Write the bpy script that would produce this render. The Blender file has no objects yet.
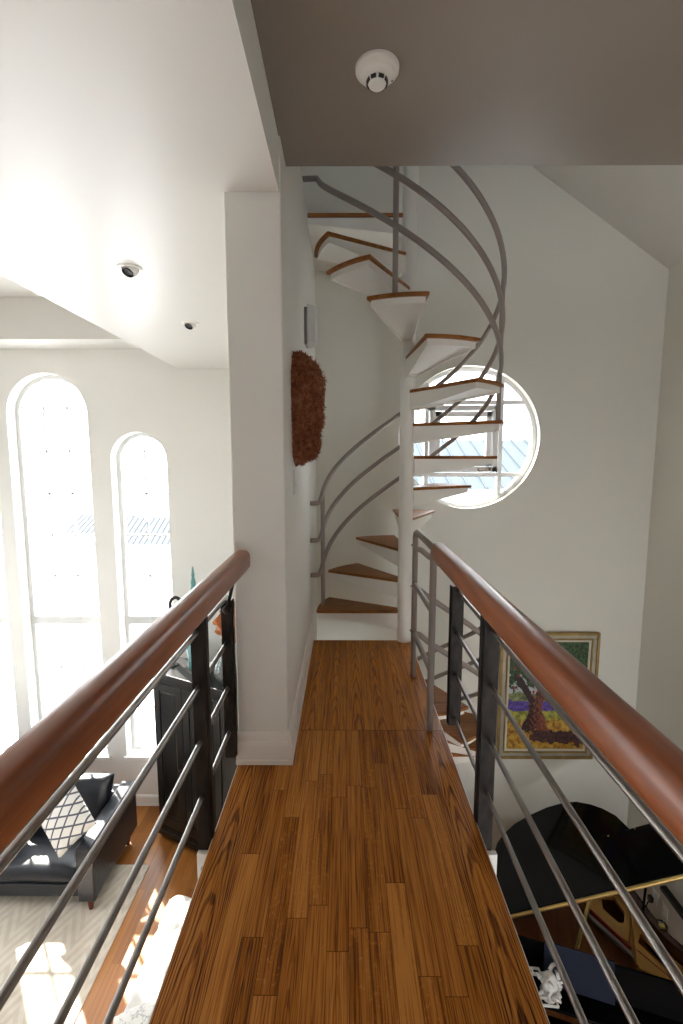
import bpy, bmesh, math, random
from mathutils import Vector, Matrix, noise as mnoise
random.seed(7)
S = bpy.context.scene
COL = S.collection
PI = math.pi
R = math.radians

# ------------------------------------------------------------------ node expressions
class V:
    """a socket with arithmetic: builds Math nodes"""
    nt = None
    def __init__(s, sock): s.s = sock
    @staticmethod
    def op(o, a, b=None, c=None):
        n = V.nt.nodes.new('ShaderNodeMath'); n.operation = o
        for i, q in enumerate((a, b, c)):
            if q is None: continue
            if isinstance(q, V): V.nt.links.new(q.s, n.inputs[i])
            else: n.inputs[i].default_value = q
        return V(n.outputs[0])
    def __add__(s, o): return V.op('ADD', s, o)
    __radd__ = __add__
    def __sub__(s, o): return V.op('SUBTRACT', s, o)
    def __rsub__(s, o): return V.op('SUBTRACT', o, s)
    def __mul__(s, o): return V.op('MULTIPLY', s, o)
    __rmul__ = __mul__
    def __truediv__(s, o): return V.op('DIVIDE', s, o)
    def lt(s, o): return V.op('LESS_THAN', s, o)
    def gt(s, o): return V.op('GREATER_THAN', s, o)
    def floor(s): return V.op('FLOOR', s)
    def frac(s): return V.op('FRACT', s)
    def sin(s): return V.op('SINE', s)
    def abs(s): return V.op('ABSOLUTE', s)
    def max(s, o): return V.op('MAXIMUM', s, o)
    def min(s, o): return V.op('MINIMUM', s, o)
    def pow(s, o): return V.op('POWER', s, o)
    def sstep(s, a, b):
        n = V.nt.nodes.new('ShaderNodeMapRange'); n.interpolation_type = 'SMOOTHSTEP'
        V.nt.links.new(s.s, n.inputs[0]); n.inputs[1].default_value = a; n.inputs[2].default_value = b
        return V(n.outputs[0])

def sel(m, a, b): return b + m * (a - b)
def vec(x, y, z=0.0):
    n = V.nt.nodes.new('ShaderNodeCombineXYZ')
    for i, q in enumerate((x, y, z)):
        if isinstance(q, V): V.nt.links.new(q.s, n.inputs[i])
        else: n.inputs[i].default_value = q
    return n.outputs[0]
def noise(v, scale=1.0, detail=3.0, rough=.55):
    n = V.nt.nodes.new('ShaderNodeTexNoise'); V.nt.links.new(v, n.inputs['Vector'])
    n.inputs['Scale'].default_value = scale; n.inputs['Detail'].default_value = detail; n.inputs['Roughness'].default_value = rough
    return V(n.outputs[0])
def wnoise(v):
    n = V.nt.nodes.new('ShaderNodeTexWhiteNoise'); n.noise_dimensions = '3D'; V.nt.links.new(v, n.inputs[0])
    return V(n.outputs[0])
def coords(kind='pos'):
    if kind == 'pos': src = V.nt.nodes.new('ShaderNodeNewGeometry').outputs['Position']
    else:
        src = V.nt.nodes.new('ShaderNodeTexCoord').outputs['Object' if kind == 'obj' else 'Generated']
    n = V.nt.nodes.new('ShaderNodeSeparateXYZ'); V.nt.links.new(src, n.inputs[0])
    return V(n.outputs[0]), V(n.outputs[1]), V(n.outputs[2]), src
def ramp(f, stops):
    n = V.nt.nodes.new('ShaderNodeValToRGB'); e = n.color_ramp.elements
    while len(e) < len(stops): e.new(.5)
    for k, (p, c) in enumerate(stops): e[k].position = p; e[k].color = (*c, 1)
    V.nt.links.new(f.s, n.inputs[0]); return n.outputs[0]
def mix(f, a, b, mode='MIX'):
    n = V.nt.nodes.new('ShaderNodeMix'); n.data_type = 'RGBA'; n.blend_type = mode
    for i, q in ((0, f), (6, a), (7, b)):
        if isinstance(q, V): V.nt.links.new(q.s, n.inputs[i])
        elif isinstance(q, (int, float)): n.inputs[i].default_value = q
        elif isinstance(q, tuple): n.inputs[i].default_value = (*q, 1)
        else: V.nt.links.new(q, n.inputs[i])
    return n.outputs[2]

MATS = {}
def mat(name, base=(.8, .8, .8), rough=.5, metal=0, coat=0, coat_r=.1, spec=.5, trans=0, var=0.0, vscale=6, bump=0, bscale=60, fn=None, emit=None):
    if name in MATS: return MATS[name]
    m = bpy.data.materials.new(name); m.use_nodes = True
    nt = m.node_tree; V.nt = nt; b = nt.nodes['Principled BSDF']
    b.inputs['Base Color'].default_value = (*base, 1)
    b.inputs['Roughness'].default_value = rough; b.inputs['Metallic'].default_value = metal
    b.inputs['Coat Weight'].default_value = coat; b.inputs['Coat Roughness'].default_value = coat_r
    b.inputs['Specular IOR Level'].default_value = spec; b.inputs['Transmission Weight'].default_value = trans
    if emit: b.inputs['Emission Color'].default_value = (*emit[0], 1); b.inputs['Emission Strength'].default_value = emit[1]
    if fn:
        o = fn()
        if isinstance(o, dict):
            for k, q in o.items(): nt.links.new(q.s if isinstance(q, V) else q, b.inputs[k])
        else: nt.links.new(o, b.inputs['Base Color'])
    elif var:
        x, y, z, src = coords('obj'); f = noise(src, vscale, 4)
        nt.links.new(ramp(f, [(.25, tuple(c * (1 - var) for c in base)), (.75, tuple(min(1, c * (1 + var)) for c in base))]), b.inputs['Base Color'])
    if bump:
        x, y, z, src = coords('obj'); f = noise(src, bscale, 3)
        n = nt.nodes.new('ShaderNodeBump'); n.inputs['Strength'].default_value = bump; n.inputs['Distance'].default_value = .01
        nt.links.new(f.s, n.inputs['Height']); nt.links.new(n.outputs[0], b.inputs['Normal'])
    MATS[name] = m; return m

def glass_mat(name, tint=(1, 1, 1), refl=.06):
    m = bpy.data.materials.new(name); m.use_nodes = True; nt = m.node_tree
    nt.nodes.remove(nt.nodes['Principled BSDF']); out = nt.nodes['Material Output']
    t = nt.nodes.new('ShaderNodeBsdfTransparent'); t.inputs[0].default_value = (*tint, 1)
    g = nt.nodes.new('ShaderNodeBsdfGlossy'); g.inputs['Roughness'].default_value = .02
    x = nt.nodes.new('ShaderNodeMixShader'); x.inputs[0].default_value = refl
    nt.links.new(t.outputs[0], x.inputs[1]); nt.links.new(g.outputs[0], x.inputs[2]); nt.links.new(x.outputs[0], out.inputs[0])
    MATS[name] = m; return m

# ------------------------------------------------------------------ materials
def oak_deck():
    x, y, z, src = coords('pos')
    left = x.lt(-.337); right = x.gt(.362); plat = y.gt(2.125)
    edge = left.max(right) * (1 - plat)
    w = sel(plat, .1165, .0583)
    xs = (x + .337) / w
    i = xs.floor(); fx = xs.frac()
    i = sel(edge, 31 + right * 5, i + plat * 40)
    u = sel(edge, sel(left, (x + .394) / .114, (x - .419) / .114), fx - .5)
    yy = sel(edge, y * .1 + .07, sel(plat, y * .13 - .05, y * 1.75 + wnoise(vec(i, 3.3, 1.1)) * 9))
    j = yy.floor(); fy = yy.frac()
    rnd = wnoise(vec(i, j, 2.7)); rnd2 = wnoise(vec(i, j, 9.1))
    big = (edge).max(plat)
    fig = edge.max(plat * .62).max(rnd2.gt(.8) * .45)
    warp = noise(vec(x * 9 + rnd * 31, y * 1.8, rnd * 17), 1, 2) + noise(vec(x * 60 + rnd * 31, y * 16, rnd * 7), 1, 2) * .16
    t = y * 6.0 * sel(rnd2.gt(.5).max(big), 1, -1) + u * u * 24 + warp * 3.6 + rnd * 10
    ring = (t * 2 * PI).sin().sstep(.0, .9) * (.55 + noise(vec(x * 330, y * 9, rnd * 5), 1, 2).sstep(.35, .6) * .45)
    pores = noise(vec(x * 260 + rnd * 50, y * 5, rnd * 20), 1, 2).sstep(.42, .66)
    streak = noise(vec(x * 55 + rnd * 70, y * 1.4, rnd * 40), 1, 3)
    fleck = noise(vec(x * 90, y * 75, rnd * 9), 1, 2).sstep(.55, .7) * (1 - big) * rnd2.lt(.45)
    tone = sel(big, .62, .40 + rnd * .36)
    v = tone + (streak - .5) * .7 + (pores - .5) * -.42 - ring * fig * .50 + fleck * .15
    col = ramp(v, [(.02, (.055, .0135, .0022)), (.30, (.215, .061, .0095)), (.56, (.43, .146, .023)), (.95, (.68, .29, .066))])
    gap = sel(edge, 0, (fx.lt(.022)).max(fx.gt(.985)) * sel(plat, .35, .55))
    gap = gap.max(fy.lt(.0035) * (1 - edge) * (1 - plat) * .7).max((y - 2.125).abs().lt(.0016) * .85)
    gap = gap.max((x + .337).abs().lt(.0007) * .6 * (1 - plat)).max((x - .362).abs().lt(.0007) * .6 * (1 - plat))
    col = mix(gap, col, (.018, .006, .002))
    return {'Base Color': col, 'Roughness': .24 + (pores * .1) + ring * fig * .06}
def oak_lower():
    x, y, z, src = coords('pos')
    xs = x / .083; i = xs.floor(); fx = xs.frac()
    yy = y * .8 + wnoise(vec(i, 1.3, 5.5)) * 7; j = yy.floor()
    rnd = wnoise(vec(i, j, .7))
    st = noise(vec(x * 60 + rnd * 30, y * 2, rnd * 9), 1, 3)
    col = ramp(.25 + rnd * .35 + (st - .5) * .5, [(.05, (.17, .055, .012)), (.45, (.40, .155, .035)), (.9, (.58, .27, .08))])
    return mix((fx.lt(.02)) * .6, col, (.03, .01, .004))
def wood_fn(a, b, c, axis='y', sx=70, sl=3):
    def f():
        x, y, z, src = coords('obj')
        q = {'y': vec(x * sx, y * sl, z * sx), 'x': vec(x * sl, y * sx, z * sx), 'z': vec(x * sx, y * sx, z * sl)}[axis]
        n = noise(q, 1, 4); n2 = noise(q, 3.1, 2)
        return ramp(n * .75 + n2 * .25, [(.28, a), (.5, b), (.74, c)])
    return f
def rug_fn():
    x, y, z, src = coords('pos')
    w = .30
    zig = (((x / w).frac() - .5).abs()) * w * 2
    s = ((y + zig * 1.0) / .16).frac()
    band = s.sstep(.1, .2) * (1 - s.sstep(.6, .7))
    n = noise(src, 9, 4)
    fib = noise(src, 160, 2)
    return ramp(band * .20 + n * .6 + .08 + (fib - .5) * .35, [(.1, (.50, .43, .35)), (.5, (.66, .59, .49)), (.9, (.80, .75, .66))])
def brushed():
    x, y, z, src = coords('obj')
    n = noise(vec(x * 40, y * 40, z * 18), 1, 4)
    return {'Base Color': ramp(n, [(.3, (.012, .0105, .0095)), (.7, (.042, .036, .032))]), 'Roughness': .45 + n * .2}
def pillow_fn():
    x, y, z, src = coords('obj')
    a = ((x + z * .62) / .105).frac() - .5; b = ((x - z * .62) / .105).frac() - .5
    l = (a.abs().lt(.09)).max(b.abs().lt(.09))
    return mix(l, (.74, .73, .70), (.10, .11, .14))
def dots_fn():
    x, y, z, src = coords('obj')
    a = (x / .07).frac() - .5; b = (z / .07).frac() - .5
    return mix((a * a + b * b).lt(.03), (.035, .035, .045), (.72, .72, .70))
def petals_fn():
    x, y, z, src = coords('obj')
    n = noise(src, 45, 3)
    return ramp(n, [(.3, (.12, .032, .012)), (.5, (.30, .095, .036)), (.72, (.55, .23, .11))])
def marble_fn():
    x, y, z, src = coords('pos')
    n = noise(src, 5, 5); v = ((n - .5).abs()).lt(.012) + (noise(src, 11, 3) - .5).abs().lt(.006)
    return mix(v.min(1) * .55, (.83, .82, .79), (.33, .35, .34))
def painting_fn():
    x, y, z, src = coords('gen')
    n1 = noise(vec(x * 9, z * 12, 0), 1, 4); n2 = noise(vec(x * 17, z * 22, 3), 1, 3); n3 = noise(vec(x * 30, z * 34, 7), 1, 2)
    sky = (.50, .55, .56)
    zz = z + (n1 - .5) * .10
    ground = ramp(n2 * .8 + n1 * .2, [(.36, (.14, .05, .015)), (.46, (.38, .19, .02)), (.55, (.50, .30, .035)), (.68, (.58, .42, .10))])
    c = mix(zz.gt(.27), ground, mix(n2.sstep(.35, .65), (.13, .15, .02), (.46, .42, .07)))
    c = mix(zz.gt(.36), c, mix(n3.sstep(.3, .7), (.040, .022, .19), (.15, .085, .42)))
    c = mix(zz.gt(.455), c, mix(n2.sstep(.3, .7), (.07, .10, .03), (.36, .36, .16)))
    c = mix(zz.gt(.525), c, sky)
    sh = ((z - .12 + (x - .6) * .06 + (n1 - .5) * .2).abs()).lt(.055) * (x + (n2 - .5) * .3).gt(.32)
    c = mix(sh, c, mix(n3.sstep(.3, .7), (.016, .008, .018), (.10, .035, .03)))
    can = ((n1 - .5) * 1.5 + (n2 - .5) * 1.3 + (z - .60) * 1.6).gt(-.03) * z.gt(.49)
    c = mix(can, c, mix(n3.sstep(.35, .65), (.006, .016, .008), (.045, .11, .025)))
    tw = .085 + ((.36 - z).max(0.0)) * .55
    xx = x + (n1 - .5) * .07
    tr = ((xx - .36).abs()).lt(tw) * z.lt(.48) * z.gt(.17 + (n2 - .5) * .12)
    li = ((xx - .33 + (z - .44) * .95).abs()).lt(.05) * z.gt(.42) * z.lt(.68)
    ri = ((xx - .40 - (z - .44) * 1.25).abs()).lt(.055) * z.gt(.42) * z.lt(.66)
    mi = ((xx - .37 - (z - .44) * .3).abs()).lt(.035) * z.gt(.44) * z.lt(.72)
    c = mix(tr.max(li).max(ri).max(mi), c, mix((n3 + (x - .36) * 1.2).sstep(.38, .68), (.022, .008, .010), (.24, .065, .03)))
    ap = wnoise(vec((x * 20).floor(), (z * 27).floor(), 1.0)).gt(.90) * z.gt(.52) * z.lt(.90) * ((((x * 20).frac() - .5).pow(2) + ((z * 27).frac() - .5).pow(2)).lt(.13))
    return mix(ap, c, (.30, .02, .02))
def snow_fn():
    x, y, z, src = coords('pos')
    return ramp(noise(src, .12, 5), [(.35, (.52, .56, .62)), (.55, (.80, .82, .84))])

M = {}
M['wall'] = mat('painted_wall', (.765, .765, .735), .55, var=.012, vscale=2)
M['wall_r'] = mat('painted_wall_grey', (.745, .735, .67), .55, var=.012, vscale=2)
M['ceil'] = mat('ceiling_paint', (.64, .63, .60), .35, var=.01, vscale=2)
M['taupe'] = mat('taupe_paint', (.245, .212, .182), .42, var=.05, vscale=1.5)
M['trim'] = mat('trim_white', (.86, .855, .83), .3)
M['winframe'] = mat('window_white', (.88, .885, .89), .35)
M['archframe'] = mat('arch_window_dimmed', (.62, .63, .63), .4)  # window white darkened in the colour to offset strong light on the arches
M['glass'] = glass_mat('window_glass')
M['oak'] = mat('oak_deck', rough=.3, coat=0, spec=.16, fn=oak_deck)
M['oaklow'] = mat('oak_lower', rough=.28, spec=.35, fn=oak_lower)
M['tread'] = mat('oak_tread', rough=.4, spec=.18, fn=wood_fn((.12, .040, .009), (.255, .095, .022), (.37, .16, .045), 'x', 45, 4))
M['cherry'] = mat('cherry_rail', rough=.3, coat=.15, coat_r=.22, spec=.35, fn=wood_fn((.16, .042, .014), (.30, .088, .030), (.40, .135, .05), 'y', 34, 2.2))
M['steel'] = mat('bare_steel', rough=.4, metal=.7, fn=brushed)
M['rod'] = mat('steel_rod', (.30, .285, .27), .3, metal=.95, var=.12, vscale=20)
M['greytube'] = mat('grey_tube', (.27, .232, .208), .38, var=.05)
M['stairwhite'] = mat('stair_white', (.80, .785, .73), .4, var=.02, vscale=4)
M['rug'] = mat('rug_weave', rough=.95, fn=rug_fn, bump=.3, bscale=300)
M['leather'] = mat('black_leather', (.012, .014, .020), .33, spec=.5, var=.25, vscale=8, bump=.12, bscale=35)
M['redwood'] = mat('red_wood', (.13, .022, .01), .35)
M['pillow'] = mat('diamond_fabric', rough=.9, fn=pillow_fn)
M['dots'] = mat('dotted_fabric', rough=.9, fn=dots_fn)
M['blackwood'] = mat('black_wood', rough=.3, spec=.35, fn=wood_fn((.006, .005, .005), (.010, .009, .008), (.020, .016, .014), 'z', 50, 3))
M['lacquer'] = mat('black_lacquer', (.003, .003, .004), .09, spec=.13)
M['desklacquer'] = mat('desk_lacquer', (.003, .003, .0035), .15, spec=.03)
M['gold'] = mat('gold_plate', (.50, .27, .07), .42, metal=.25, var=.18, vscale=7)
M['brass'] = mat('brass', (.62, .46, .17), .32, metal=.9)
M['soundboard'] = mat('soundboard', rough=.4, fn=wood_fn((.20, .07, .02), (.30, .115, .032), (.38, .16, .05), 'y', 40, 2))
M['copper'] = mat('copper_string', (.26, .095, .045), .4, metal=.7)
M['felt'] = mat('red_felt', (.22, .012, .02), .9)
M['maroon'] = mat('maroon_rim', (.045, .010, .008), .22, coat=.4)
M['ivory'] = mat('ivory_key', (.78, .76, .70), .25)
M['slate'] = mat('slate_blue', (.018, .023, .042), .7, spec=.12, var=.06)
M['plaster'] = mat('white_plaster', (.72, .73, .72), .6)
M['petal'] = mat('dried_petals', rough=.85, fn=petals_fn)
M['plastic'] = mat('white_plastic', (.72, .71, .67), .4)
M['dark'] = mat('dark_plastic', (.012, .012, .012), .4)
M['frost'] = mat('frosted_glass', (.70, .73, .72), .25, trans=.15)
M['frameg'] = mat('frame_gold', (.33, .22, .075), .4, metal=.6, var=.25, vscale=14)
M['frames'] = mat('frame_silver', (.42, .39, .31), .4, metal=.45, var=.2, vscale=14)
M['linen'] = mat('linen_liner', (.62, .58, .47), .8)
M['paint'] = mat('tree_painting', rough=.45, fn=painting_fn, bump=.4, bscale=40)
M['white_up'] = mat('patterned_white', rough=.85, fn=marble_fn)
M['white_tuft'] = mat('white_upholstery', (.80, .79, .76), .8, var=.03)
M['vase'] = mat('clear_vase', (.75, .84, .84), .04, trans=.92)
M['orange'] = mat('orange_leaf', (.42, .12, .025), .5, var=.3, vscale=14)
M['teal'] = mat('teal_glaze', (.10, .26, .27), .3, var=.4, vscale=22)
M['blackiron'] = mat('black_iron', (.02, .019, .018), .5)
M['twig'] = mat('dry_twig', (.25, .21, .17), .8)
M['snow'] = mat('snow_ground', rough=.9, fn=snow_fn)
M['siding'] = mat('pale_siding', (.72, .73, .74), .8, var=.04)
M['roofing'] = mat('blue_roofing', (.066, .082, .096), .7, spec=.1, var=.08)
M['darkpane'] = mat('house_pane', (.25, .30, .36), .1)
M['bark'] = mat('bark', (.16, .13, .11), .9)

# ------------------------------------------------------------------ mesh builder
class MB:
    def __init__(s): s.v = []; s.f = []
    def add(s, vs, fs, mx=None):
        o = len(s.v)
        s.v += [tuple(mx @ Vector(q)) if mx else tuple(q) for q in vs]
        s.f += [tuple(o + i for i in f) for f in fs]; return s
    def box(s, x0, x1, y0, y1, z0, z1, mx=None):
        return s.add([(x, y, z) for x in (x0, x1) for y in (y0, y1) for z in (z0, z1)],
                     [(0, 1, 3, 2), (4, 6, 7, 5), (0, 4, 5, 1), (2, 3, 7, 6), (0, 2, 6, 4), (1, 5, 7, 3)], mx)
    def prism(s, pts, z0, z1, mx=None):
        n = len(pts)
        return s.add([(x, y, z0) for x, y in pts] + [(x, y, z1) for x, y in pts],
                     [tuple(range(n))[::-1], tuple(range(n, 2 * n))] + [(i, (i + 1) % n, n + (i + 1) % n, n + i) for i in range(n)], mx)
    def tube(s, path, r, n=12, caps=True, mx=None, closed=False):
        P = [Vector(p) for p in path]; m = len(P)
        rr = r if isinstance(r, (list, tuple)) else [r] * m
        T = [((P[(i + 1) % m] if closed else P[min(i + 1, m - 1)]) - (P[i - 1] if closed else P[max(i - 1, 0)])).normalized() for i in range(m)]
        a = Vector((0, 0, 1)) if abs(T[0].z) < .9 else Vector((1, 0, 0))
        N = (a - T[0] * a.dot(T[0])).normalized(); vs = []
        for i in range(m):
            N = (N - T[i] * N.dot(T[i])).normalized(); B = T[i].cross(N)
            vs += [P[i] + (N * math.cos(2 * PI * k / n) + B * math.sin(2 * PI * k / n)) * rr[i] for k in range(n)]
        fs = [(i * n + k, i * n + (k + 1) % n, ((i + 1) % m) * n + (k + 1) % n, ((i + 1) % m) * n + k) for i in range(m if closed else m - 1) for k in range(n)]
        if caps and not closed: fs += [tuple(range(n))[::-1], tuple(range((m - 1) * n, m * n))]
        return s.add(vs, fs, mx)
    def lathe(s, prof, n=32, mx=None, cap=True):
        vs = [(r * math.cos(2 * PI * k / n), r * math.sin(2 * PI * k / n), z) for r, z in prof for k in range(n)]
        m = len(prof)
        fs = [(i * n + k, i * n + (k + 1) % n, (i + 1) * n + (k + 1) % n, (i + 1) * n + k) for i in range(m - 1) for k in range(n)]
        if cap: fs += [tuple(range(n))[::-1], tuple(range((m - 1) * n, m * n))]
        return s.add(vs, fs, mx)
    def sweep(s, prof, y0, y1, mx=None):
        """closed profile in XZ swept along Y"""
        n = len(prof)
        return s.add([(x, y, z) for y in (y0, y1) for x, z in prof], [tuple(range(n)), tuple(range(n, 2 * n))[::-1]] + [(i, n + i, n + (i + 1) % n, (i + 1) % n) for i in range(n)], mx)
    def cushion(s, w, d, h, n=14, puff=1.0, mx=None, k=.5):
        """soft pillow: superellipse slab centred on the origin"""
        vs = []; fs = []
        for sg in (1, -1):
            o = len(vs)
            for i in range(n + 1):
                for j in range(n + 1):
                    a = -1 + 2 * i / n; b = -1 + 2 * j / n
                    t = max(0, (1 - abs(a) ** 2.6) * (1 - abs(b) ** 2.6)) ** k
                    pin = 1 - .06 * (1 - abs(a)) * abs(b) ** 4; pin2 = 1 - .06 * (1 - abs(b)) * abs(a) ** 4
                    vs.append((a * w / 2 * pin2, b * d / 2 * pin, sg * (h / 2 * t * puff + .0015)))
            for i in range(n):
                for j in range(n):
                    q = (o + i * (n + 1) + j, o + (i + 1) * (n + 1) + j, o + (i + 1) * (n + 1) + j + 1, o + i * (n + 1) + j + 1)
                    fs.append(q if sg > 0 else q[::-1])
        o = (n + 1) ** 2
        ring = [i * (n + 1) for i in range(n)] + [n * (n + 1) + j for j in range(n)] + [i * (n + 1) + n for i in range(n, 0, -1)] + list(range(n, 0, -1))
        for a, b in zip(ring, ring[1:] + ring[:1]): fs.append((a, o + a, o + b, b)[::-1])
        return s.add(vs, fs, mx)
    def build(s, name, m, parent=None, bevel=0, smooth=False, loc=None, seg=2, auto=None):
        me = bpy.data.meshes.new(name); me.from_pydata(s.v, [], s.f); me.update()
        bm = bmesh.new(); bm.from_mesh(me); bmesh.ops.recalc_face_normals(bm, faces=bm.faces); bm.to_mesh(me); bm.free()
        o = bpy.data.objects.new(name, me); COL.objects.link(o)
        me.materials.append(M[m] if isinstance(m, str) else m)
        if parent: o.parent = parent
        if loc: o.location = loc
        if smooth or auto:
            for p in me.polygons: p.use_smooth = True
            if auto:
                try: me.set_sharp_from_angle(angle=R(auto))
                except Exception: pass
        if bevel:
            b = o.modifiers.new('edge_round', 'BEVEL'); b.width = bevel; b.segments = seg; b.limit_method = 'ANGLE'; b.angle_limit = R(40)
        return o

def tag(o, label, cat, group=None):
    o['label'] = label; o['category'] = cat
    if group: o['group'] = group
    return o
def empty(name, loc=(0, 0, 0), rz=0):
    o = bpy.data.objects.new(name, None); COL.objects.link(o); o.location = loc; o.rotation_euler = (0, 0, rz); o.empty_display_size = .1
    return o
def thing(name, label, cat, loc=(0, 0, 0), rz=0, group=None): return tag(empty(name, loc, rz), label, cat, group)
def struct(mb, name, m, parent=None, bevel=0, **k):
    o = mb.build(name, m, parent, bevel, **k)
    if not parent: o['kind'] = 'structure'
    return o
def copy_tree(o, parent=None):
    c = o.copy(); COL.objects.link(c); c.parent = parent
    for ch in list(o.children): copy_tree(ch, c)
    return c
def arc(cx, cy, r, a0, a1, n): return [(cx + r * math.cos(R(a0 + (a1 - a0) * i / n)), cy + r * math.sin(R(a0 + (a1 - a0) * i / n))) for i in range(n + 1)]

def holed_wall(name, m, outer, holes, y0, y1):
    """wall slab in the XZ plane between y0 and y1, with openings"""
    bm = bmesh.new(); loops = []
    for lp in [outer] + holes:
        vs = [bm.verts.new((x, y0, z)) for x, z in lp]
        es = [bm.edges.new((vs[i], vs[(i + 1) % len(vs)])) for i in range(len(vs))]; loops.append((vs, es))
    bmesh.ops.triangle_fill(bm, use_beauty=True, use_dissolve=False, edges=[e for l in loops for e in l[1]])
    front = list(bm.faces); mp = {}
    for vs, es in loops:
        for v in vs: mp[v] = bm.verts.new((v.co.x, y1, v.co.z))
    for f in front: bm.faces.new([mp[v] for v in reversed(f.verts)])
    for vs, es in loops:
        for i in range(len(vs)): bm.faces.new((vs[i], vs[(i + 1) % len(vs)], mp[vs[(i + 1) % len(vs)]], mp[vs[i]]))
    bmesh.ops.recalc_face_normals(bm, faces=bm.faces)
    me = bpy.data.meshes.new(name); bm.to_mesh(me); bm.free(); me.materials.append(M[m])
    o = bpy.data.objects.new(name, me); COL.objects.link(o); o['kind'] = 'structure'; return o

# ================================================================== SETTING
FZ = -3.0            # lower floor
BX0, BX1 = -.45, .475   # bridge deck edges
struct(MB().box(BX0, BX1, -2.9, 1.88, -.022, 0).box(-.45, BX1, 1.88, 2.125, -.022, 0).box(-.24, BX1, 2.125, 3.25, -.022, 0), 'floor_bridge', 'oak')
struct(MB().box(BX0 - .004, BX1 + .004, -2.9, 1.88, -.26, -.022).box(-.24, BX1 + .004, 1.88, 3.252, -.26, -.022).box(BX0 - .004, BX0, -2.9, 1.88, -.03, -.004).box(BX1, BX1 + .004, -2.9, 3.25, -.03, -.004), 'trim_bridge', 'trim')
struct(MB().box(-5.2, 2.65, -3, 5.4, FZ - .1, FZ), 'floor_living', 'oaklow')
# left partition wall ending in the column
struct(MB().box(-.452, -.238, 1.885, 5.4, FZ, 2.89), 'wall_stair', 'wall', bevel=.006)
bb = [(0, 0), (.021, 0), (.021, .018), (.016, .022), (.016, .085), (.013, .098), (.009, .102), (.009, .128), (.004, .137), (0, .140)]
b1 = MB().sweep([(-.238 + x, z) for x, z in bb], 1.865, 3.25)
mx = Matrix.Translation((0, 1.885, 0)) @ Matrix.Rotation(R(-90), 4, 'Z')
b1.add(*(lambda q: (q.v, q.f))(MB().sweep(bb, -.459, -.218)), mx)
struct(b1, 'baseboard_stair', 'trim')
# window wall of the left room
def arch(cx, w, zb, zt, n=24):
    r = w / 2
    return [(cx - r, zb), (cx + r, zb)] + [(cx + r * math.cos(PI * i / n), zt - r + r * math.sin(PI * i / n)) for i in range(n + 1)]
WIN = [(-3.37, .92, -2.36, 2.25), (-2.352, .645, -2.36, 1.595), (-4.32, .645, -2.36, 1.595)]
WY = 5.4
holed_wall('wall_front', 'wall', [(-5.2, FZ), (-.452, FZ), (-.452, 3.1), (-5.2, 3.1)], [arch(*w) for w in WIN], WY, WY + .24)
def arch_window(idx, cx, w, zb, zt):
    ya, yb = WY + .15, WY + .21
    r = w / 2; o = arch(cx, w, zb, zt); i = arch(cx, w - .09, zb + .045, zt - .045)
    fr = MB(); n = len(o)
    vs = [(x, ya, z) for x, z in o] + [(x, ya, z) for x, z in i] + [(x, yb, z) for x, z in o] + [(x, yb, z) for x, z in i]
    fs = []
    for k in range(n):
        l = (k + 1) % n
        fs += [(k, l, n + l, n + k), (2 * n + k, 3 * n + k, 3 * n + l, 2 * n + l), (n + k, n + l, 3 * n + l, 3 * n + k), (k, 2 * n + k, 2 * n + l, l)]
    fr.add(vs, fs); root = struct(fr, 'window_%d' % idx, 'archframe')
    tz = -.72
    MB().box(cx - r + .04, cx + r - .04, ya - .01, yb, tz, tz + .10).build('transom', 'archframe', root, .004)
    mu = MB(); cols = 3 if w > .8 else 2; iw = w - .09
    ztop = zt - .05
    for c in range(1, cols):
        x = cx - iw / 2 + iw * c / cols
        h = zt - r + math.sqrt(max(0, (r - .045) ** 2 - (x - cx) ** 2))
        mu.box(x - .008, x + .008, ya + .012, yb - .012, tz + .1, h); mu.box(x - .008, x + .008, ya + .012, yb - .012, zb + .04, tz)
    z = tz + .1 + .50
    while z < ztop - .12:
        hw = iw / 2 if z < zt - r else math.sqrt(max(0, (r - .045) ** 2 - (z - zt + r) ** 2))
        mu.box(cx - hw, cx + hw, ya + .012, yb - .012, z - .008, z + .008); z += .50
    for z in (zb + .04 + .52, zb + .04 + 1.04): mu.box(cx - iw / 2, cx + iw / 2, ya + .012, yb - .012, z - .008, z + .008)
    mu.build('muntin', 'archframe', root)
    g = arch(cx, w - .08, zb + .04, zt - .04)
    MB().add([(x, (ya + yb) / 2, z) for x, z in g], [tuple(range(len(g)))]).build('pane', 'glass', root)
    MB().box(cx - r - .03, cx + r + .03, WY - .03, WY + .15, zb - .03, zb + .012).build('window_sill', 'trim', root, .004)
for k, w in enumerate(WIN): arch_window(k + 1, *w)
struct(MB().sweep([(-x, z) for x, z in [(0, 0), (.022, 0), (.022, .02), (.016, .03), (.016, .11), (.008, .13), (0, .14)]], 0, 4.75, Matrix.Translation((-5.2, WY, FZ)) @ Matrix.Rotation(R(-90), 4, 'Z') @ Matrix.Scale(-1, 4, (1, 0, 0)) if False else Matrix.Translation((-.452, WY, FZ)) @ Matrix.Rotation(R(90), 4, 'Z')), 'baseboard_front', 'trim')
# ceilings of the left room: low slab, lowered strip on the window wall, raised tray
struct(MB().box(-1.86, -.245, -3, 5.4, 2.29, 2.485).box(-1.86, -.452, -3, 5.4, 2.485, 2.9), 'ceiling_low', 'ceil')
struct(MB().box(-5.2, -1.86, 4.95, 5.4, 2.505, 2.92), 'ceiling_strip', 'ceil')
struct(MB().box(-5.2, -1.86, -3, 5.4, 2.92, 3.05), 'ceiling_tray', 'ceil')
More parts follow.
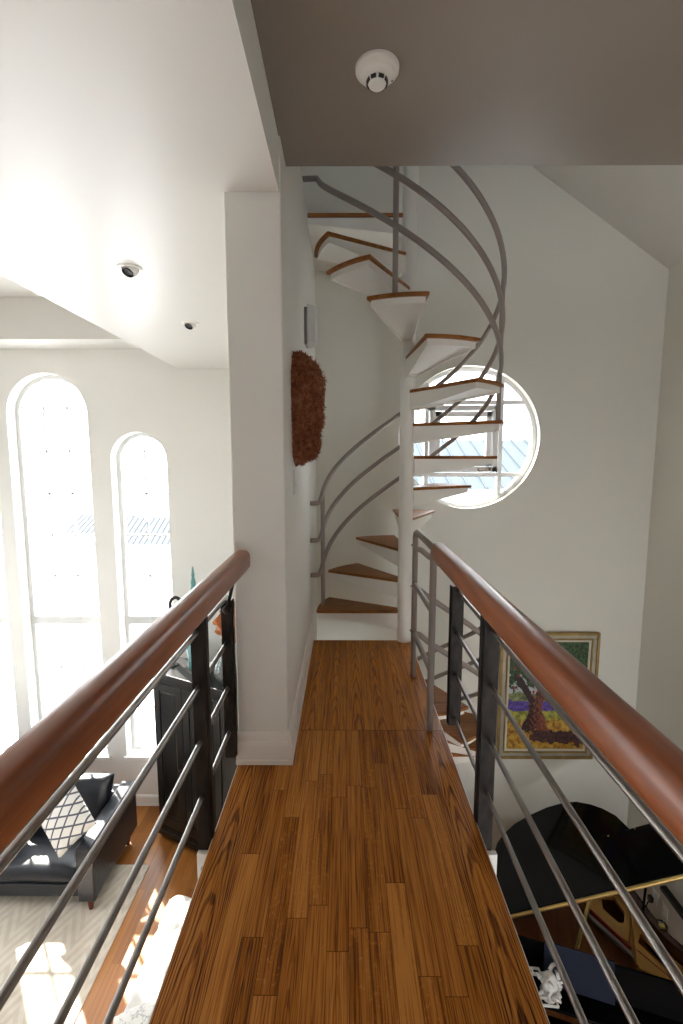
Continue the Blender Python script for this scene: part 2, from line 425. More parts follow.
# taupe ceiling over the bridge (its edge shows against the stair well)
struct(MB().box(-.245, 2.65, -3, 2.07, 2.485, 2.9), 'ceiling_bridge', 'taupe')
struct(MB().box(-.2455, -.244, -3, 1.886, 2.288, 2.487), 'trim_ceiling', 'wall')
# stair wall with the round window
RC, RRAD, BY = (1.063, 1.468), .602, 4.05
circ = [(RC[0] + RRAD * math.cos(2 * PI * k / 64), RC[1] + RRAD * math.sin(2 * PI * k / 64)) for k in range(64)]
SL = .68
roofz = lambda x: 2.83 + (2.65 - x) * SL
holed_wall('wall_back', 'wall_r', [(-.238, FZ), (2.65, FZ), (2.65, roofz(2.65)), (-1.86, roofz(-1.86)), (-1.86, 2.9), (-.238, 2.9)], [circ], BY, BY + .20)
struct(MB().box(2.65, 2.8, -3, 4.25, FZ, 2.83), 'wall_right', 'wall_r')
struct(MB().add([(-1.86, -3, roofz(-1.86)), (2.8, -3, roofz(2.8)), (2.8, 4.25, roofz(2.8)), (-1.86, 4.25, roofz(-1.86)),
                 (-1.86, -3, roofz(-1.86) + .2), (2.8, -3, roofz(2.8) + .2), (2.8, 4.25, roofz(2.8) + .2), (-1.86, 4.25, roofz(-1.86) + .2)],
                [(0, 1, 2, 3), (4, 7, 6, 5), (0, 4, 5, 1), (1, 5, 6, 2), (2, 6, 7, 3), (3, 7, 4, 0)]), 'ceiling_slope', 'ceil')
struct(MB().box(-2.0, -1.86, -3, 4.25, 2.9, roofz(-1.86)), 'wall_loft', 'wall')
# far end of the house behind the viewer: unseen windows added to light the rooms, and the left room's side wall
def rect(x0, x1, z0, z1): return [(x0, z0), (x1, z0), (x1, z1), (x0, z1)]
REAR_ADDED = [(.25, 2.3, -2.65, .12), (-.6, 1.5, 3.1, 4.1)]  # unseen rear openings, added to light the piano side and the loft
holed_wall('wall_rear', 'wall', [(-5.2, FZ), (2.65, FZ), (2.65, 2.83), (-1.86, roofz(-1.86)), (-2.0, 3.05), (-5.2, 3.05)], [rect(*q) for q in REAR_ADDED], -3.15, -3.0)
def added_window(idx, x0, x1, z0, z1, y, cols, rows):  # builds an unseen window, added as a daylight source
    fr = MB()
    fr.box(x0, x0 + .05, y, y + .06, z0, z1).box(x1 - .05, x1, y, y + .06, z0, z1).box(x0, x1, y, y + .06, z0, z0 + .05).box(x0, x1, y, y + .06, z1 - .05, z1)
    root = struct(fr, 'window_%d' % idx, 'winframe'); mu = MB()
    for c in range(1, cols): x = x0 + (x1 - x0) * c / cols; mu.box(x - .015, x + .015, y + .01, y + .05, z0, z1)
    for c in range(1, rows): z = z0 + (z1 - z0) * c / rows; mu.box(x0, x1, y + .01, y + .05, z - .015, z + .015)
    mu.build('muntin', 'winframe', root)
    MB().add([(x0, y + .03, z0), (x1, y + .03, z0), (x1, y + .03, z1), (x0, y + .03, z1)], [(0, 1, 2, 3)]).build('pane', 'glass', root)
    return root
for k, (q, c) in enumerate(zip(REAR_ADDED, ((4, 4), (3, 1)))): added_window(5 + k, *q, -3.12, *c)
LEFT_ADDED = [(2.5, 3.9, -2.3, .6)]  # unseen side window, added to brighten the window wall
wl = holed_wall('wall_left', 'wall', rect(-3.15, 5.64, FZ, 3.1), [rect(*q) for q in LEFT_ADDED], 0, .2)
wl.location = (-5.2, 0, 0); wl.rotation_euler = (0, 0, PI / 2)
for k, q in enumerate(LEFT_ADDED):
    r_ = added_window(8 + k, *q, .08, 2, 5); r_.location = (-5.2, 0, 0); r_.rotation_euler = (0, 0, PI / 2)

# round window: ring frame, mullion grid and a casement in the middle cell
def ring(mb, cx, cz, r0, r1, y0, y1, n=64):
    vs = []
    for r, y in ((r0, y0), (r1, y0), (r1, y1), (r0, y1)):
        vs += [(cx + r * math.cos(2 * PI * k / n), y, cz + r * math.sin(2 * PI * k / n)) for k in range(n)]
    fs = [(a * n + k, a * n + (k + 1) % n, ((a + 1) % 4) * n + (k + 1) % n, ((a + 1) % 4) * n + k) for a in range(4) for k in range(n)]
    return mb.add(vs, fs)
wy0, wy1 = BY + .07, BY + .13
rw = struct(ring(MB(), RC[0], RC[1], RRAD + .001, RRAD - .035, wy0, wy1), 'window_4', 'winframe')
gx = (.715, 1.355); gz = (1.155, 1.775)
mu = MB(); ri = RRAD - .03
for x in gx:
    h = math.sqrt(ri ** 2 - (x - RC[0]) ** 2); mu.box(x - .017, x + .017, wy0, wy1 - .002, RC[1] - h, RC[1] + h)
for z in gz:
    h = math.sqrt(ri ** 2 - (z - RC[1]) ** 2); mu.box(RC[0] - h, RC[0] + h, wy0 + .001, wy1 - .003, z - .017, z + .017)
mu.build('mullion', 'winframe', rw)
c0 = MB(); x0, x1, z0, z1 = gx[0] + .025, gx[1] - .025, gz[0] + .025, gz[1] - .025
for a in (0, .05):
    y = wy0 - .012 + a * .5
    c0.box(x0 + a, x0 + a + .045, y, wy1, z0 + a, z1 - a).box(x1 - a - .045, x1 - a, y, wy1, z0 + a, z1 - a).box(x0 + a, x1 - a, y, wy1, z0 + a, z0 + a + .045).box(x0 + a, x1 - a, y, wy1, z1 - a - .045, z1 - a)
cs = c0.build('casement', 'winframe', rw, .003)
MB().box(1.16, 1.27, wy0 - .035, wy0 - .01, z0 + .005, z0 + .035).box(1.17, 1.25, wy0 - .055, wy0 - .035, z0 + .012, z0 + .026).build('crank_handle', 'greytube', cs, .004)
MB().add([(RC[0] + (RRAD - .04) * math.cos(2 * PI * k / 48), BY + .102, RC[1] + (RRAD - .04) * math.sin(2 * PI * k / 48)) for k in range(48)], [tuple(range(48))]).build('pane', 'glass', rw)

# ================================================================== BRIDGE RAILINGS
def handrail_profile(cx, cz):
    pts = [(-.029, -.036), (.029, -.036), (.033, -.031), (.034, -.022), (.034, .006)]
    pts += [(.034 * math.cos(R(a)) ** .8 if a < 90 else -.034 * abs(math.cos(R(a))) ** .8, .006 + .030 * math.sin(R(a))) for a in (14, 28, 42, 56, 70, 84, 96, 110, 124, 138, 152, 166)]
    pts += [(-.034, .006), (-.034, -.022), (-.033, -.031)]
    return [(cx + x, cz + z) for x, z in pts]
def railing(side, label):
    root = thing('bridge_railing', label, 'railing', (.45 * side, 0, 0))
    L = lambda x: x - .45 * side
    if side > 0: rx, rz, yend, px, pys, pyf, rodx, rods, yr = .425, .886, 2.112, (.478, .532), 1.55, 2.03, .506, (.712, .518, .322, .118), 2.06
    else: rx, rz, yend, px, pys, pyf, rodx, rods, yr = -.408, .901, 1.862, (-.50, -.4555), 1.475, 1.85, -.480, (.735, .547, .355, .16), 1.872
    hr = MB(); pr = handrail_profile(L(rx), rz); n = len(pr)
    ys = [-2.6, yend - .03, yend - .012, yend - .003, yend]; sc = [1, 1, .95, .82, .6]
    vs = [(L(rx) + (x - L(rx)) * q, y, rz + (z - rz) * q) for y, q in zip(ys, sc) for x, z in pr]
    fs = [(a * n + k, a * n + (k + 1) % n, (a + 1) * n + (k + 1) % n, (a + 1) * n + k) for a in range(4) for k in range(n)] + [tuple(range(n)), tuple(range(4 * n, 5 * n))]
    hr.add(vs, fs).build('handrail', 'cherry', root, smooth=True, auto=50)
    th = .011
    for y in (pys, pys - 1.6):
        zt = .80
        p = MB().box(L(px[0]), L(px[1]), y - th / 2, y + th / 2, -.05 if side < 0 else -.105, zt)
        xs = L(px[0]) if side > 0 else L(px[1])
        p.box(xs - .004, xs + .004, y + th / 2, y + .034, -.05, zt)
        p.build('post', 'steel', root, .0015)
        bz = -.035 if side < 0 else -.10
        xa, xb = (L(.4795), L(.546)) if side > 0 else (L(-.499), L(-.4545))
        br = MB().box(xa, xb, y - .028, y - .008, bz - .105, bz).box(xa, xb, y - .008, y + .05, bz - .105, bz - .09)
        ob = br.build('mounting_bracket', 'trim', root, .002)
        MB().lathe([(.008, 0), (.008, .006), (.004, .009)], 12, Matrix.Translation(((xa + xb) / 2, y - .028, bz - .05)) @ Matrix.Rotation(R(90), 4, 'X')).build('bolt', 'rod', ob)
        # saddle bracket under the handrail
        s = MB().tube([(L((px[0] + px[1]) / 2), y, zt - .02), (L((px[0] + px[1]) / 2), y, zt + .005), (L(rx + .012 * side), y, rz - .036)], .0075, 10)
        s.build('rail_bracket', 'steel', root, smooth=True)
    zt, zb = (.735, .085) if side > 0 else (.725, .046)
    p = MB().box(L(px[0]), L(px[1]), pyf - th / 2, pyf + th / 2, zb, zt)
    xs = L(px[1]) if side < 0 else L(px[0])
    p.box(xs - .003, xs + .003, pyf + th / 2, pyf + .03, zb, zt); p.build('post', 'steel', root, .0015)
    xm = (px[0] + px[1]) / 2
    kx = .535 if side > 0 else -.47
    k = MB().tube([(L(xm), pyf - .012, zt - .03), (L(kx), pyf - .02, zt - .03)], .008, 10)
    k.lathe([(.002, -.016), (.012, -.012), (.017, -.003), (.017, .003), (.012, .012), (.002, .016)], 16, Matrix.Translation((L(kx), pyf - .025, zt - .03)) @ Matrix.Rotation(R(90), 4, 'X'))
    k.tube([(L(kx), pyf - .02, zt - .03), (L(rx + .02 * side), pyf - .02, rz - .034)], .007, 10)
    k.build('rail_bracket', 'steel', root, smooth=True, auto=50)
    for z in rods:
        MB().tube([(L(rodx), -2.6, z), (L(rodx), yr, z)], .0085, 14).build('rod', 'rod', root, smooth=True, auto=60)
railing(1, 'wood-capped railing with steel rods on the piano side of the bridge')
railing(-1, 'wood-capped railing with steel rods on the sofa side, ending at the white column')

# ================================================================== SPIRAL STAIRCASE
SX, SY, RISE = .430, 3.25, .2175
RT, RH = .625, .592
st = thing('spiral_staircase', 'white spiral staircase with oak treads and grey tube handrails', 'staircase', (SX, SY, FZ))
def sp(a, r, z): return (-r * math.cos(R(a)), r * math.sin(R(a)), z - FZ)     # a runs clockwise from -X
MB().lathe([(.11, 0), (.11, .012), (.049, .014), (.049, 6.35), (.045, 6.36), (.0, 6.362)][:-1], 40).build('center_pole', 'stairwhite', st, smooth=True, auto=40)
def tread(a0, a1, zt):
    n = 10; t = .021; ov = .012
    pts = []
    # plan of the tread: pole side narrow, arc outside
    rin = .05; win = .045
    d0 = Vector((-math.cos(R(a0)), math.sin(R(a0)))); d1 = Vector((-math.cos(R(a1)), math.sin(R(a1))))
    n0 = Vector((-d0.y, d0.x)); n1 = Vector((d1.y, -d1.x))
    if n0.dot(d1) > 0: n0 = -n0
    if n1.dot(d0) > 0: n1 = -n1
    def plan(r, inset, w):
        q = [d0 * rin + n0 * (w)]
        for i in range(n + 1):
            a = a0 + inset + (a1 - a0 - 2 * inset) * i / n; q.append(Vector((-r * math.cos(R(a)), r * math.sin(R(a)))))
        q.append(d1 * rin + n1 * (w)); return q
    P = plan(RT, 0, win * .55)
    mb = MB().prism([tuple(p) for p in P], zt - t - FZ, zt - FZ)
    top = mb.build('tread', 'tread', st, .006, auto=30, seg=3)
    # white tapered pan under the tread: deep at the pole, thin at the tip
    Q = plan(RT - .022, 1.6, win * .45)
    def dz(p): k = min(1, p.length / RT); return .118 - .088 * k
    zt2 = zt - t - FZ; m = len(Q)
    vs = [(p.x, p.y, zt2) for p in Q] + [(p.x, p.y, zt2 - dz(p)) for p in Q]
    ins = []
    c = sum(Q, Vector((0, 0))) / m
    for p in Q: q = c + (p - c) * .93; ins.append((q.x, q.y, zt2 - dz(p)))
    ins2 = [(x, y, z + .012) for x, y, z in ins]
    vs += ins + ins2
    fs = [tuple(range(m))] + [(i, (i + 1) % m, m + (i + 1) % m, m + i) for i in range(m)]
    fs += [(m + i, m + (i + 1) % m, 2 * m + (i + 1) % m, 2 * m + i) for i in range(m)] + [(2 * m + i, 2 * m + (i + 1) % m, 3 * m + (i + 1) % m, 3 * m + i) for i in range(m)]
    fs += [tuple(range(3 * m, 4 * m))]
    MB().add(vs, fs).build('tread_pan', 'stairwhite', top)
Z0 = .010
for k in range(1, 13): tread(30 * (k - 1) - 2.5, 30 * k - .5, RISE * k + Z0)
for k in range(1, 14): tread(-90 - 30 * k - 2.5, -90 - 30 * (k - 1) + 2, -RISE * k + Z0)
# landing at the top, filling the back left quarter up to the walls
lz = RISE * 13 + Z0 + .03
lp = [(-.667, -.03), (-.05, -.03), (-.05, .78), (-.667, .78)]
la = MB().prism(lp, lz - .022 - FZ, lz - FZ).build('landing', 'tread', st, .006)
MB().prism([(-.665, -.01), (-.05, -.01), (-.05, .78), (-.665, .78)], lz - .055 - FZ, lz - .022 - FZ).add(
    [(-.665, -.012, lz - .04 - FZ), (-.05, -.012, lz - .04 - FZ), (-.05, .02, lz - .04 - FZ), (-.665, .02, lz - .04 - FZ), (-.665, -.012, lz - .06 - FZ), (-.05, -.012, lz - .125 - FZ), (-.05, .02, lz - .125 - FZ), (-.665, .02, lz - .06 - FZ)],
    [(0, 3, 2, 1), (0, 1, 5, 4), (1, 2, 6, 5), (2, 3, 7, 6), (3, 0, 4, 7), (4, 5, 6, 7)]).build('landing_pan', 'stairwhite', la)
# rails above the bridge
H0 = (.985, .722, .470)
TR = .0165
for h in H0:
    path = []
    a_end = 354
    start = Vector(sp(2, RH, h))
    path.append((-.667, start.y + .0, h - FZ)); path.append((-RH - .03, start.y + .0, h - FZ)); path.append((-RH - .012, start.y + .01, h + .004 - FZ))
    for a in range(6, a_end + 1, 4): path.append(sp(a, RH, h + RISE * a / 30))
    ze = h + RISE * a_end / 30
    path += [(-RH - .015, -.03, ze + .035 - FZ), (-RH - .035, -.01, ze + .045 - FZ), (-.70 if ze > 2.95 else -.667, -.005, ze + .045 - FZ)]
    MB().tube(path, TR, 12).build('handrail_tube', 'greytube', st, smooth=True)
def baluster(a, zb, zt, r=RH): MB().tube([sp(a, r, zb), sp(a, r, zt)], .0155, 12).build('baluster', 'greytube', st, smooth=True, auto=60)
for k, a in ((1, 10), (4, 100), (7, 190), (10, 285)): baluster(a, RISE * k + Z0, H0[0] + RISE * a / 30)
# rails below, starting at the guard posts on the bridge edge
G1 = Vector((.413 - SX, 2.68 - SY, 0)); G2 = Vector((.413 - SX, 2.13 - SY, 0))
for h in (.778, .540, .272):
    path = [(G1.x, G1.y, h - FZ), (G1.x + .03, G1.y - .012, h - .004 - FZ)]
    for a in range(-96, -472, -4): path.append(sp(a, RH, h + RISE * (a + 90) / 30))
    MB().tube(path, TR, 12).build('handrail_tube', 'greytube', st, smooth=True)
for k, a in ((-3, -165), (-6, -255), (-9, -345), (-12, -435)): baluster(a, RISE * k + Z0 , .778 + RISE * (a + 90) / 30)
gt = .88
g = MB().tube([(G1.x, G1.y, 0 - FZ), (G1.x, G1.y, gt - .03 - FZ), (G1.x + .002, G1.y - .012, gt - .008 - FZ), (G1.x + .004, G1.y - .035, gt - FZ), (G2.x + .01, G2.y - .01, gt - .004 - FZ)], .0165, 12)
g.build('guard_post', 'greytube', st, smooth=True)
MB().tube([(G2.x, G2.y, -FZ), (G2.x, G2.y, gt - .01 - FZ)], .0165, 12).build('guard_post', 'greytube', st, smooth=True, auto=60)
for z in (.588, .295): MB().tube([(G1.x, G1.y, z - .02 - FZ), (G2.x, G2.y, z - FZ)], .0145, 12).build('guard_bar', 'greytube', st, smooth=True, auto=60)
for z in (.80, .556, .288): MB().lathe([(.007, 0), (.007, .005), (.004, .008)], 10, Matrix.Translation((G1.x - .016, G1.y, z - FZ)) @ Matrix.Rotation(R(-90), 4, 'Y')).build('rail_bolt', 'greytube', st)

# ================================================================== WALL AND CEILING FITTINGS
sd = thing('smoke_detector', 'round white smoke detector on the taupe ceiling', 'smoke detector', (.101, 1.583, 2.485))
MB().lathe([(.067, 0), (.067, -.009), (.063, -.014), (.054, -.016), (.052, -.024), (.044, -.030)], 48).build('base', 'plastic', sd, smooth=True, auto=30)
MB().lathe([(.044, -.030), (.032, -.034), (.0265, -.048), (.023, -.052), (.002, -.053)], 48).build('sensor_cap', 'plastic', sd, smooth=True, auto=30)
sv = MB()
for a in range(0, 360, 45):
    mx = Matrix.Rotation(R(a + 20), 4, 'Z') @ Matrix.Translation((.0295, 0, -.041)); sv.box(-.003, .003, -.008, .008, -.005, .004, mx)
sv.build('vent', 'dark', sd)
MB().lathe([(.003, 0), (.003, -.002)], 10, Matrix.Translation((.046, .012, -.0265))).build('indicator', 'dark', sd)

def eyeball(loc, label, rz):
    r = thing('eyeball_downlight', label, 'ceiling light', loc, rz, 'eyeball downlights in the white ceiling')
    MB().lathe([(.062, 0), (.062, -.004), (.054, -.008), (.045, -.006), (.045, 0)], 40, cap=False).build('trim_ring', 'trim', r, smooth=True, auto=40)
    mx = Matrix.Translation((0, 0, .0)) @ Matrix.Rotation(R(-30), 4, 'X')
    e = MB().lathe([(.044 * math.sin(R(a)), -.044 * math.cos(R(a))) for a in range(110, 38, -8)], 32, mx, cap=False).build('eyeball', 'plastic', r, smooth=True)
    MB().lathe([(.0285, -.036), (.024, -.026), (.001, -.024)], 28, mx, cap=False).build('aperture', 'dark', e)
    return r
eyeball((-1.123, 2.589, 2.29), 'eyeball downlight in the white ceiling, the nearer and larger one', R(-25))
eyeball((-1.137, 3.60, 2.29), 'eyeball downlight in the white ceiling, the farther one by the column', R(-25))

sc = thing('wall_sconce', 'frosted glass wall sconce above the dried flower hanging', 'wall light', (-.238, 2.97, 1.98))
MB().box(0, .02, -.055, .055, .0, .215).build('back_plate', 'greytube', sc, .003)
pr = [(.018, -.075), (.03, -.075), (.066, -.05), (.078, 0), (.066, .05), (.03, .075), (.018, .075)]
MB().prism(pr, .005, .225).build('shade', 'frost', sc, .004)

dh = MB(); rnd = random.Random(3)
def hang_r(t):   # t 0..1 along height
    e = min(1, (1 - abs(2 * t - 1) ** 5.5)) ** .5 if 0 < t < 1 else 0
    return e * (1 + .05 * math.sin(t * 7.5 + 3) + .04 * math.sin(t * 19))
HY, HZ, HH, HW, HD = 2.31, 1.275, .515, .15, .13
cols = 20; rows = 24; vs = []; fs = []
for i in range(rows + 1):
    t = .01 + .98 * i / rows
    for k in range(cols + 1):
        a = PI * k / cols; rr = hang_r(t) * .92
        vs.append((math.sin(a) * HD * rr, -math.cos(a) * HW * rr, t * HH))
fs = [(i * (cols + 1) + k, i * (cols + 1) + k + 1, (i + 1) * (cols + 1) + k + 1, (i + 1) * (cols + 1) + k) for i in range(rows) for k in range(cols)]
dh.add(vs, fs)
for i in range(7000):
    t = rnd.random(); a = PI * rnd.random(); rr = hang_r(max(.004, min(.996, t))) * (.86 + .22 * rnd.random())
    p = Vector((math.sin(a) * HD * rr, -math.cos(a) * HW * rr, t * HH))
    q = Matrix.Translation(p) @ Matrix.Rotation(rnd.random() * 6.28, 4, 'Z') @ Matrix.Rotation(rnd.random() * 6.28, 4, 'X')
    l = .006 + .009 * rnd.random(); w = l * .45
    dh.add([(-w, 0, 0), (0, -w * .4, l * .5), (w, 0, 0), (0, w * .6, l * 1.6)], [(0, 1, 3), (1, 2, 3)], q)
tag(dh.build('dried_flower_hanging', 'petal', loc=(-.238, HY, HZ)), 'long bundle of rust-brown dried flowers hung on the white wall', 'wall decoration')

sw = thing('light_switch', 'white toggle switch plate on the wall below the dried flowers', 'light switch', (-.238, 2.24, 1.185))
MB().box(0, .006, -.035, .035, -.058, .058).build('plate', 'plastic', sw, .003)
MB().box(.006, .016, -.005, .005, -.012, .012).build('toggle', 'trim', sw, .002)

def outlet(y, label, plug):
    r = thing('wall_outlet', label, 'outlet', (2.65, y, -2.41), 0, 'outlets on the grey wall behind the piano')
    MB().box(-.006, 0, -.036, .036, -.058, .058).build('plate', 'plastic', r, .003)
    MB().box(-.009, -.006, -.017, .017, -.045, -.008).box(-.009, -.006, -.017, .017, .008, .045).build('socket', 'trim', r, .002)
outlet(3.62, 'white outlet plate on the grey wall beyond the piano, behind the black plug', 1)
outlet(3.49, 'white outlet plate on the grey wall beyond the piano, without a plug', 0)
pg = thing('power_cord', 'black plug and cord hanging from the outlet behind the piano', 'cord', (2.65, 3.63, -2.44))
MB().box(-.045, -.009, -.02, .02, -.03, .02).build('plug', 'dark', pg, .006)
MB().tube([(-.04, 0, -.02), (-.06, -.005, -.06), (-.05, -.01, -.13), (-.03, -.02, -.17), (-.02, -.08, -.12), (-.02, -.14, -.06), (-.02, -.17, -.08)], .006, 8).build('cable', 'dark', pg, smooth=True)
MB().box(-.03, 0, -.19, -.15, -.11, -.06).build('adapter', 'dark', pg, .004)
struct(MB().box(2.60, 2.65, 1.5, 3.5, -2.22, -2.19), 'trim_strip', 'dark')  # dark strip fixed along the right wall

# framed painting
PX0, PX1, PZ0, PZ1 = 1.395, 2.268, -1.428, -.236
pw, ph = PX1 - PX0, PZ1 - PZ0
pt = thing('framed_painting', 'gold-framed painting of a fruit tree above a purple lavender field', 'painting', (PX0, BY, PZ0))
def rectring(mb, a, b, y0, y1):
    mb.box(a, pw - a, y0, y1, a, b).box(a, pw - a, y0, y1, ph - b, ph - a).box(a, b, y0, y1, b, ph - b).box(pw - b, pw - a, y0, y1, b, ph - b); return mb
f = rectring(MB(), 0, .022, -.045, 0).build('frame', 'frameg', pt, .006)
rectring(MB(), .022, .056, -.034, 0).build('frame_cove', 'frames', f, .006)
rectring(MB(), .056, .068, -.04, 0).build('frame_fillet', 'frameg', f, .004)
rectring(MB(), .068, .088, -.026, 0).build('liner', 'linen', pt, .002)
MB().box(.088, pw - .088, -.018, -.002, .088, ph - .088).build('canvas', 'paint', pt)

# ================================================================== GRAND PIANO
pn = thing('grand_piano', 'black lacquer grand piano with its lid propped open', 'piano', (1.06, 2.965, FZ), R(-18))
rim = [(0, -.72), (0, .60), (.03, .70), (.10, .79), (.20, .86), (.33, .90), (.50, .92), (.64, .915), (.75, .88), (.86, .81), (.94, .73), (1.01, .62), (1.06, .50), (1.10, .40), (1.16, .30), (1.25, .21), (1.36, .12), (1.44, .0), (1.46, -.15), (1.46, -.72)]
def inset(pts, d):
    n = len(pts); out = []
    for i in range(n):
        p, q, r = Vector(pts[i - 1]), Vector(pts[i]), Vector(pts[(i + 1) % n])
        e1 = (q - p).normalized(); e2 = (r - q).normalized(); nn = (Vector((e1.y, -e1.x)) + Vector((e2.y, -e2.x))); nn.normalize()
        k = nn.dot(Vector((e1.y, -e1.x))); out.append(tuple(q + nn * (d / max(.4, k))))
    return out
rin = inset(rim, .045)
n = len(rim)
cs = MB(); zb, zt = .68, 1.03
vs = [(x, y, zt) for x, y in rim] + [(x, y, zt) for x, y in rin] + [(x, y, zb) for x, y in rim] + [(x, y, .80) for x, y in rin]
fs = []
for k in range(n):
    l = (k + 1) % n
    if k == n - 1: continue          # the keyboard side is open
    fs += [(k, l, n + l, n + k), (k, 2 * n + k, 2 * n + l, l), (n + k, n + l, 3 * n + l, 3 * n + k)]
fs += [tuple(range(2 * n, 3 * n))]
cs.add(vs, fs)
cs.box(0, 1.46, -.72, -.28, .62, .68); cs.box(0, .05, -.72, -.28, .68, .86); cs.box(1.41, 1.46, -.72, -.28, .68, .86)
cs.build('case', 'lacquer', pn)
MB().add([(x, y, zt - .002) for x, y in inset(rim, .012)] + [(x, y, zt - .002) for x, y in inset(rim, .05)] + [(x, y, .9) for x, y in inset(rim, .047)], [(k, k + 1, n + k + 1, n + k) for k in range(n - 1)] + [(n + k, n + k + 1, 2 * n + k + 1, 2 * n + k) for k in range(n - 1)]).build('inner_rim', 'maroon', pn).location.z = .004
sb = inset(rim, .05)
sb = [p for p in sb if p[1] > -.3]
MB().prism([(.05, -.28)] + sb + [(1.41, -.28)], .80, .82).build('soundboard', 'soundboard', pn)
# cast plate with openings, ribs and pin field
pl = MB(); zp0, zp1 = .915, .94
def bar(mb, a, b, w, z0=zp0, z1=zp1 + .02):
    a = Vector(a); b = Vector(b); d = (b - a).normalized(); q = Vector((-d.y, d.x)) * w / 2
    mb.prism([tuple(a + q), tuple(a - q), tuple(b - q), tuple(b + q)], z0, z1)
outer = inset(rim, .052)
on = len(outer)
oo = [p for p in outer if p[1] > -.25]; ii = [(x + (.64 - x) * .14, y + (.25 - y) * .14) for x, y in oo]
for k in range(len(oo) - 1): pl.prism([oo[k], oo[k + 1], ii[k + 1], ii[k]], zp0, zp1)
bar(pl, (.05, -.05), (1.41, -.05), .08); bar(pl, (.05, -.19), (1.41, -.19), .05)
pl.build('cast_plate', 'gold', pn, .004)
# broad side plates with an opening each, on the treble side
def holed_plate(pts, hole, z0, z1):
    bm = bmesh.new(); es = []
    for lp in (pts, hole):
        v_ = [bm.verts.new((x, y, z1)) for x, y in lp]; es += [bm.edges.new((v_[i], v_[(i + 1) % len(v_)])) for i in range(len(v_))]
    bmesh.ops.triangle_fill(bm, use_beauty=True, edges=es)
    ex = bmesh.ops.extrude_face_region(bm, geom=list(bm.faces)); bmesh.ops.translate(bm, verts=[g for g in ex['geom'] if isinstance(g, bmesh.types.BMVert)], vec=(0, 0, z0 - z1))
    bm.verts.index_update(); mb = MB().add([v.co.copy() for v in bm.verts], [[v.index for v in f.verts] for f in bm.faces]); bm.free(); return mb
holed_plate([(.685, .43), (.82, .285), (.895, .25), (.955, .44), (.99, .60), (.94, .70), (.80, .80), (.66, .80), (.66, .52)], [(.775, .47), (.865, .385), (.90, .40), (.925, .49), (.875, .60), (.79, .58)], .915, .945).build('side_plate', 'gold', pn, .003)
holed_plate([(.90, .08), (1.15, .035), (1.25, .02), (1.33, .06), (1.30, .14), (1.19, .18), (1.12, .28), (1.06, .42), (1.0, .50), (.955, .44), (.905, .26)], [(.955, .27), (1.10, .11), (1.125, .14), (1.07, .25), (.99, .345)], .915, .945).build('side_plate', 'gold', pn, .003)
MB().prism([(.90, .08), (.915, .08), (.97, .46), (.955, .46)], .944, .965).build('plate_rib', 'gold', pn, .003)
MB().prism([(.53, .08), (.555, .08), (.71, .52), (.685, .52)], .944, .965).build('plate_rib', 'brass', pn, .003)
pf = MB()
for k in range(22):
    t = k / 21; pf.lathe([(.0045, 0), (.0045, .004), (.002, .005)], 8, Matrix.Translation((.935 + .2 * t, .205 - .165 * t, .945)))
pf.build('hitch_pin', 'felt', pn)
sg = MB()
for k in range(42):
    u = .075 + k * .0105; sg.tube([(u, -.16, .935), (u + .15, .62, .935)], .0026, 5)
for k in range(60):
    t = k / 59; sg.tube([(.56 + t * .56, -.16, .935), (.70 + t * .28, .40 - t * .29, .935)], .0010, 4)
sg.build('strings', 'copper', pn)
dm = MB()
for k in range(46):
    t = k / 45; x = .665 + .225 * t; y = .375 - .215 * t; dm.box(x - .0018, x + .0018, y - .035, y + .005, .938, .965)
dm.build('damper', 'greytube', pn)
fl = MB(); fl.prism([(.672, .392), (.684, .404), (.897, .187), (.885, .175)], .944, .975); fl.build('felt_strip', 'felt', pn, .003)
tp = MB()
for k in range(64):
    for j in range(2): tp.tube([(.12 + k * .02, -.18 - j * .025, .94), (.12 + k * .02, -.18 - j * .025, .985)], .004, 6)
tp.build('tuning_pin', 'rod', pn)
# keyboard
MB().box(.11, 1.35, -.66, -.50, .70, .735).build('white_key', 'ivory', pn, .002)
kb = MB()
for o_ in range(7):
    for s_ in (0, 1, 3, 4, 5): x = .13 + o_ * .166 + s_ * .0237; kb.box(x, x + .011, -.60, -.50, .735, .748)
kb.build('black_key', 'dark', pn, .001)
MB().box(.05, 1.41, -.50, -.475, .735, .90).build('fallboard', 'lacquer', pn, .006)
# music desk
md = MB(); mx = Matrix.Translation((.70, -.235, 1.0)) @ Matrix.Rotation(R(-16), 4, 'X')
md.box(-.62, .62, -.01, .01, 0, .20, mx); md.box(-.64, .64, -.16, .01, -.02, 0, Matrix.Translation((.70, -.235, 1.0)))
md.build('music_desk', 'desklacquer', pn, .005)
# lid
ld = empty('lid'); ld.parent = pn; ld.location = (0, 0, 1.045); ld.rotation_euler = (0, R(-32), 0)
lo = [(0, 0), (0, .60), (.03, .70), (.10, .79), (.20, .86), (.33, .905), (.50, .935), (.64, .93), (.75, .90), (.86, .82), (.94, .74), (1.02, .63), (1.07, .50), (1.11, .40), (1.17, .31), (1.28, .23), (1.40, .16), (1.49, .04), (1.49, 0)]
MB().prism(lo, 0, .018).build('main_lid', 'lacquer', ld, .005)
MB().prism([(-.01, 0), (-.01, .445), (1.49, .445), (1.49, 0)], .0195, .037).build('front_flap', 'lacquer', ld, .005)
MB().tube([(-.01, -.003, .019), (1.49, -.003, .019)], .013, 10).build('piano_hinge', 'brass', ld, smooth=True, auto=60)
for u in (.93, 1.12, 1.38): MB().lathe([(.005, .0), (.005, .004), (.001, .005)], 10, Matrix.Translation((u, .43, .037))).build('rubber_bumper', 'brass', ld)
